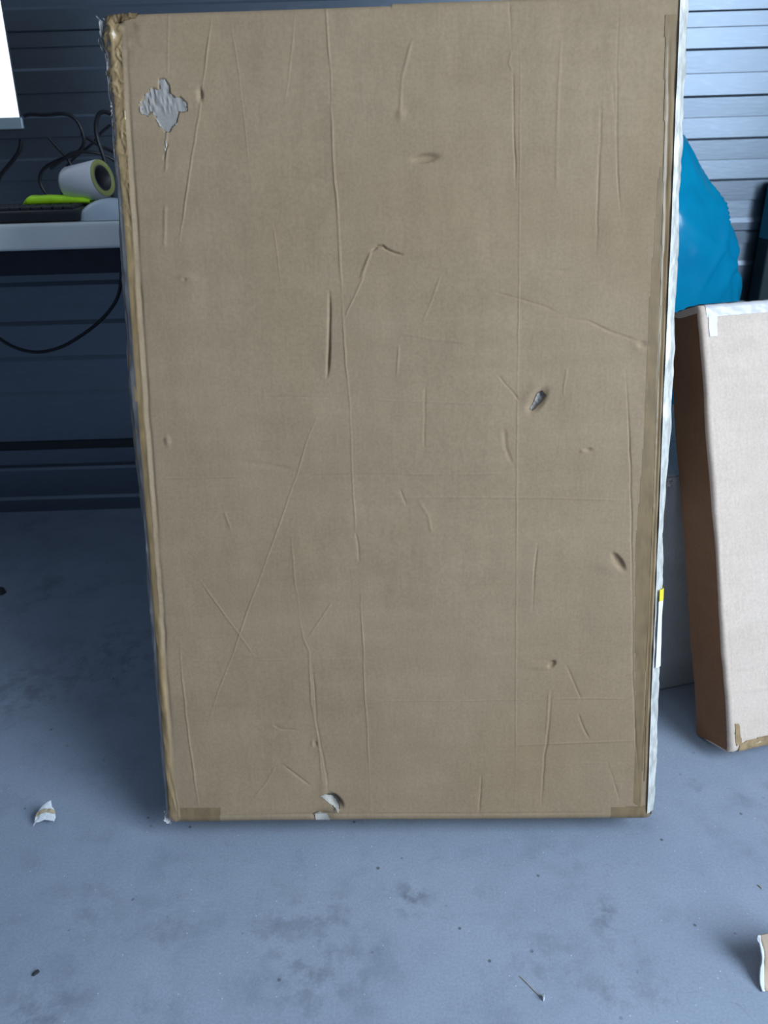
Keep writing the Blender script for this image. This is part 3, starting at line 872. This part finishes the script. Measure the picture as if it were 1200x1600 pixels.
# keyboard
M_BLK = simple('black_plastic', (.018, .018, .024), .45)
M_KEY = simple('key_plastic', (.03, .03, .038), .5)
root = empty('keyboard', (-.985, 1.487, .79)); tag(root, 'black computer keyboard on the desk near its front edge', 'keyboard')
bm = bmesh.new(); box_bm(bm, 0, .452, 0, .135, .0005, .020, .005, 3)
for v in bm.verts: v.co.z += (.006 * v.co.y / .135 if v.co.z > .01 else 0)
from_bm('case', bm, M_BLK, root)
bm = bmesh.new(); box_bm(bm, 0, .0165, 0, .0165, 0, .006, .0015, 2)
kme = bpy.data.meshes.new('key'); bm.to_mesh(kme); bm.free(); kme.materials.append(M_KEY)
for i in range(22):
    for j in range(4):
        o = bpy.data.objects.new('key', kme); COL.objects.link(o); o.parent = root
        o.location = (.014 + i * .0194, .014 + j * .022, .0195 + .006 * (j * .022 + .014) / .135)

# mouse
root = empty('computer_mouse', (-.482, 1.515, .79)); tag(root, 'pale bluish-white computer mouse right of the black keyboard, half behind the big box', 'mouse')
nu, nv = 48, 20
A, B = np.meshgrid(np.linspace(0, 2 * math.pi, nu, endpoint=False), np.linspace(0, 1, nv), indexing='ij')
ph = B * math.pi / 2
X = .066 * np.cos(A) * np.cos(ph) ** 1.0; Y = .032 * np.sin(A) * np.cos(ph) ** .6; Z = .036 * np.sin(ph) ** 1.5
Vv = np.stack([X, Y, Z + .0008], -1).reshape(-1, 3)
M_MOUSE = simple('white_plastic', (.62, .70, .78), .3, 0, .03)
o = mesh_from('mouse_shell', Vv, grid_faces(nu, nv, True), M_MOUSE, root)
bm = bmesh.new(); box_bm(bm, .018, .032, -.003, .003, .028, .0365, .002, 2)
from_bm('scroll_wheel', bm, M_BLK, root)

# neon yellow folded strip on the keyboard
M_NEON = simple('neon_yellow_film', (.50, .95, .02), .35, 0, .1, 60)
nu, nv = 60, 16
A, B = np.meshgrid(np.linspace(0, 1, nu), np.linspace(0, 2 * math.pi, nv, endpoint=False), indexing='ij')
hh = np.interp(A, [0, .04, .14, .2, .45, .9, 1], [.1, .5, 1., .95, .95, .6, .4]) * .0085
X = A * .130; Y = .020 * np.sign(np.cos(B)) * np.abs(np.cos(B)) ** .6 * np.interp(A, [0, .1, 1], [.5, 1, 1])
Z = hh * (1 + np.sign(np.sin(B)) * np.abs(np.sin(B)) ** .6) + .0008 + vnoise(A * 9, B, 1., 111) * .0008 * (np.sin(B) > 0)
V = np.stack([X, Y, Z], -1).reshape(-1, 3)
F = grid_faces(nv, nu, True)
Vt = V.reshape(nu, nv, 3).transpose(1, 0, 2).reshape(-1, 3)
o = mesh_from('neon_strip', Vt, F, M_NEON, None, smooth=False)
o.location = (-.660, 1.568, .8155); tag(o, 'crumpled neon yellow-green strip lying on the keyboard under the white roll', 'strip')

# roll of clear tape
M_ROLL = simple('translucent_white_film', (.62, .62, .66), .35, 0, .04)
M_ROLLEND = simple('yellowish_roll_edge', (.27, .28, .08), .45)
root = empty('tape_roll', (-.577, 1.592, .8465))
root.rotation_euler = (0, math.radians(-9), math.radians(-20))
tag(root, 'roll of whitish film with yellowish end lying on its side on the neon strip', 'roll')
def ringtube(name, x0, x1, ro, ri, mat, rnd=.006, seg=64):
    pr = [(x0, ri), (x0, ro - rnd), (x0 + rnd * .3, ro - rnd * .3), (x0 + rnd, ro), (x1 - rnd * .2, ro), (x1, ro - rnd * .2), (x1, ri)]
    k = len(pr)
    V = [(x, r * math.cos(a), r * math.sin(a)) for a in np.linspace(0, 2 * math.pi, seg, endpoint=False) for x, r in pr]
    F = [(i * k + j, ((i + 1) % seg) * k + j, ((i + 1) % seg) * k + (j + 1) % k, i * k + (j + 1) % k) for i in range(seg) for j in range(k)]
    return mesh_from(name, np.array(V), np.array(F), mat, root, smooth=True)
M_ROLL.node_tree.nodes['Principled BSDF'].inputs['Transmission Weight'].default_value = .0
ringtube('film_winding', -.002, .078, .0325, .0225, M_ROLL, .009)
ringtube('end_rim', .078, .0795, .0320, .0225, M_ROLLEND, .001)
ringtube('core', .001, .079, .0222, .0200, M_BLK, .001)

ringtube('core_dark_plug', .001, .003, .0200, .0005, M_BLK, .0005)  # added black disc, closes the core so the hole reads as deep shade

# monitor
def screen_mat():
    mt, nt, b = mat_new('lit_screen')
    b.inputs['Base Color'].default_value = (.8, .85, .9, 1)
    n1 = noise(nt, texco(nt), 3, 2)
    c = ramp(nt, n1, [(.3, (.80, .86, 1.0)), (.7, (.90, .93, 1.0))])
    nt.links.new(c.outputs[0], b.inputs['Emission Color'])
    b.inputs['Emission Strength'].default_value = .95
    b.inputs['Roughness'].default_value = .2
    return mt
M_SCR = screen_mat()
M_BEZ = simple('silver_bezel', (.30, .36, .40), .3, .4)
mon = empty('monitor', (-.665, 1.64, .946))
mon.rotation_euler = (math.radians(-7), 0, math.radians(2))
tag(mon, 'monitor with a bright white screen and silver lower edge at the upper left', 'monitor')
def mbox(name, x0, x1, y0, y1, z0, z1, mat, bev=.002):
    return box(name, x0, x1, y0, y1, z0, z1, mat, mon, bev)
mbox('housing', -.50, -.004, .004, .018, 0, .31, M_BLK)
mbox('bezel', -.50, .004, -.004, .004, 0, .020, M_BEZ)
mbox('screen', -.496, -.002, -.001, .004, .020, .305, M_SCR, .001)
# stand: neck and foot stay upright on the desk
bm = bmesh.new(); box_bm(bm, -.275, -.215, .022, .044, -.150, .12, .004, 2)
o = from_bm('stand_neck', bm, M_BLK, mon)
bm = bmesh.new(); box_bm(bm, -.34, -.15, .00, .13, -.1545, -.146, .004, 2)
o = from_bm('stand_foot', bm, M_BLK, mon)
o.rotation_euler = (math.radians(7), 0, 0); o.location = (0, .0185, .001)

# cables
M_CAB = simple('black_cable', (.008, .008, .012), .4)
cabs = [
 ('black cable looping from behind the monitor down to the desk by the tape roll', .0036, [(-.72, 1.8, .974), (-.709, 1.8, .978), (-.677, 1.8, .974), (-.63, 1.8, .978), (-.610, 1.8, .962), (-.603, 1.8, .931), (-.609, 1.8, .913), (-.633, 1.8, .897), (-.661, 1.8, .892), (-.698, 1.8, .878), (-.716, 1.8, .857), (-.712, 1.8, .830), (-.690, 1.8, .806), (-.66, 1.79, .795)]),
 ('short black cable rising to the left above the tape roll', .0032, [(-.670, 1.78, .932), (-.656, 1.78, .912), (-.639, 1.78, .893), (-.632, 1.78, .870), (-.64, 1.77, .83), (-.64, 1.76, .7945)]),
 ('black cable crossing flat above the tape roll towards the big box', .0034, [(-.672, 1.76, .874), (-.651, 1.765, .886), (-.620, 1.765, .906), (-.572, 1.77, .902), (-.547, 1.79, .890), (-.50, 1.79, .84), (-.48, 1.79, .7945)]),
 ('black cable slanting down to the right behind the big box edge', .0036, [(-.619, 1.83, .939), (-.597, 1.83, .922), (-.57, 1.83, .908), (-.545, 1.83, .897), (-.51, 1.83, .85), (-.50, 1.83, .7945)]),
 ('tall black cable loop standing beside the big box edge', .0042, [(-.490, 1.7, .955), (-.509, 1.7, .971), (-.531, 1.7, .975), (-.543, 1.7, .955), (-.546, 1.7, .929), (-.538, 1.7, .894), (-.535, 1.7, .850), (-.53, 1.7, .795)]),
 ('black cable end hanging under the monitor at the left', .0042, [(-.715, 1.75, .931), (-.716, 1.75, .926), (-.724, 1.75, .908), (-.749, 1.75, .885), (-.778, 1.75, .862), (-.792, 1.75, .83), (-.790, 1.74, .7948)]),
 ('thin black cable criss-crossing between the loops by the wall', .0030, [(-.562, 1.86, .955), (-.585, 1.86, .943), (-.603, 1.86, .923), (-.631, 1.86, .906), (-.655, 1.86, .893), (-.690, 1.86, .86), (-.70, 1.86, .794)]),
 ('black power cable sagging below the desk between rail and big box', .0036, [(-.94, 1.68, .70), (-.90, 1.7, .63), (-.863, 1.7, .575), (-.832, 1.7, .536), (-.795, 1.7, .513), (-.754, 1.7, .505), (-.71, 1.7, .513), (-.672, 1.7, .529), (-.616, 1.7, .562), (-.580, 1.7, .592), (-.555, 1.7, .623), (-.542, 1.7, .665), (-.533, 1.68, .704), (-.53, 1.66, .742)]),
]
for lab, r, pts in cabs:
    o = tube('cable', pts, r, M_CAB); tag(o, lab, 'cable')

# ------------------------------------------------------------------ litter on the floor
M_SCRAPW = simple('white_scrap_paper', (.66, .68, .72), .7, 0, .06, 200)
M_SCRAPB = simple('brown_scrap', (.42, .33, .22), .8, 0, .1, 200)
M_SCRAPD = simple('dark_scrap', (.035, .035, .045), .6)
def sheet(name, fn, nu, nv, mat, thick, lab, cat, parent=None, poly=None):
    U, Vv = np.meshgrid(np.linspace(0, 1, nu), np.linspace(0, 1, nv), indexing='ij')
    X, Y, Z = fn(U, Vv)
    F = grid_faces(nu, nv)
    if poly is not None:
        F = F[in_poly(U.ravel()[F].mean(1), Vv.ravel()[F].mean(1), poly)]
    P = np.stack([X, Y, Z], -1).reshape(-1, 3)
    used, inv = np.unique(F, return_inverse=True)
    o = mesh_from(name, P[used], inv.reshape(F.shape), mat, parent)
    md = o.modifiers.new('thickness', 'SOLIDIFY'); md.thickness = thick; md.offset = 0
    if lab: tag(o, lab, cat)
    return o
# white scrap with a brown band, left
sp = [(.02, .02), (.1, .10), (.5, .20), (.95, .16), (1, .30), (.86, .62), (.72, .75), (.62, .98), (.45, .90), (.2, .72), (.05, .45)]
root = empty('paper_scrap', (-.534, .838, .001)); tag(root, 'white curled paper scrap with a brown band on the floor at the left', 'paper')
g = lambda U, V: (U * .032, V * .030 - .003, .0015 + .022 * np.clip(V, 0, 1) ** .7 * (.75 + .25 * np.sin(U * 3.1)) + vnoise(U, V, 7, 120) * .0008)
sheet('paper_face', g, 60, 60, M_SCRAPW, .0008, None, None, root, sp)
g2 = lambda U, V: (U * .032, V * .030 - .003, .0025 + .022 * np.clip(V, 0, 1) ** .7 * (.75 + .25 * np.sin(U * 3.1)) + vnoise(U, V, 7, 120) * .0008)
bp = [(.02, .32), (.5, .46), (.93, .42), (.90, .60), (.5, .62), (.08, .52)]
o = sheet('brown_band', g2, 60, 60, M_SCRAPB, .0006, None, None, root, bp)
# curled torn cardboard at the right edge: brown faces, white torn rim
root = empty('cardboard_scrap', (.432, .588, .0)); tag(root, 'curled torn cardboard scrap with a white edge standing on the floor at the lower right', 'cardboard')
root.rotation_euler = (0, 0, math.radians(-12))
def curl(off, u0=0., w=1.):
    def f(U, V):
        u = u0 + U * w
        x = -.0075 + .0065 * np.sin(V * math.pi) ** 1.2 + .006 * (1 - V) ** 6 + u * .075
        z = .001 + V * .047 + off + .012 * u * V
        y = -.012 + .022 * u - .016 * (1 - V) ** 3 + .020 * V
        if u0 < 0:
            x = x + vnoise(U * 2, V * 9, 1., 140) * .0010
        return x, y, z
    return f
sheet('card_face', curl(0), 24, 40, simple('brown_card_face', (.50, .37, .27), .8, 0, .2, 25), .0015, None, None, root)
sheet('torn_rim', curl(.0004, -.04, .045), 6, 50, simple('white_torn_edge', (.74, .76, .80), .8), .0022, None, None, root)
# small chips
def chip(name, loc, size, rz, mat, lab, cat, h=.002, seed=0):
    bm = bmesh.new()
    rr = random.Random(seed); pts = []
    n = 6
    for i in range(n):
        a = i / n * 2 * math.pi; q = rr.uniform(.6, 1.1)
        pts.append((math.cos(a) * size[0] * q / 2, math.sin(a) * size[1] * q / 2))
    lo = [bm.verts.new((x, y, 0.0003)) for x, y in pts]; hi = [bm.verts.new((x * .8, y * .8, h * rr.uniform(.7, 1.3))) for x, y in pts]
    bm.faces.new(lo[::-1]); bm.faces.new(hi)
    for i in range(n): bm.faces.new([lo[i], lo[(i + 1) % n], hi[(i + 1) % n], hi[i]])
    o = from_bm(name, bm, mat); o.location = loc; o.rotation_euler = (0, 0, rz)
    return tag(o, lab, cat)
chip('dark_chip', (-.441, .610, 0), (.014, .005), .7, M_SCRAPD, 'small dark pointed chip on the floor at the lower left', 'chip', .003, 1)
chip('splinter', (.482, .699, 0), (.002, .008), .5, M_SCRAPB, 'tiny brown splinter on the floor beyond the curled cardboard scrap', 'splinter', .0015, 2)
chip('crumb', (.168, .561, 0), (.004, .008), 0, M_SCRAPW, 'tiny white crumb at the end of a straw-like fibre', 'crumb', .006, 3)
o = tube('fibre', [(.145, .588, .0006), (.151, .581, .0012), (.158, .571, .0008), (.165, .563, .0008)], .0004, M_SCRAPB)
tag(o, 'thin straw-like fibre on the floor at the bottom, right of centre', 'fibre')
chip('dark_scrap', (-.885, 1.515, 0), (.05, .03), .3, M_SCRAPD, 'dark crumpled scrap on the shaded floor at the left edge', 'scrap', .012, 4)
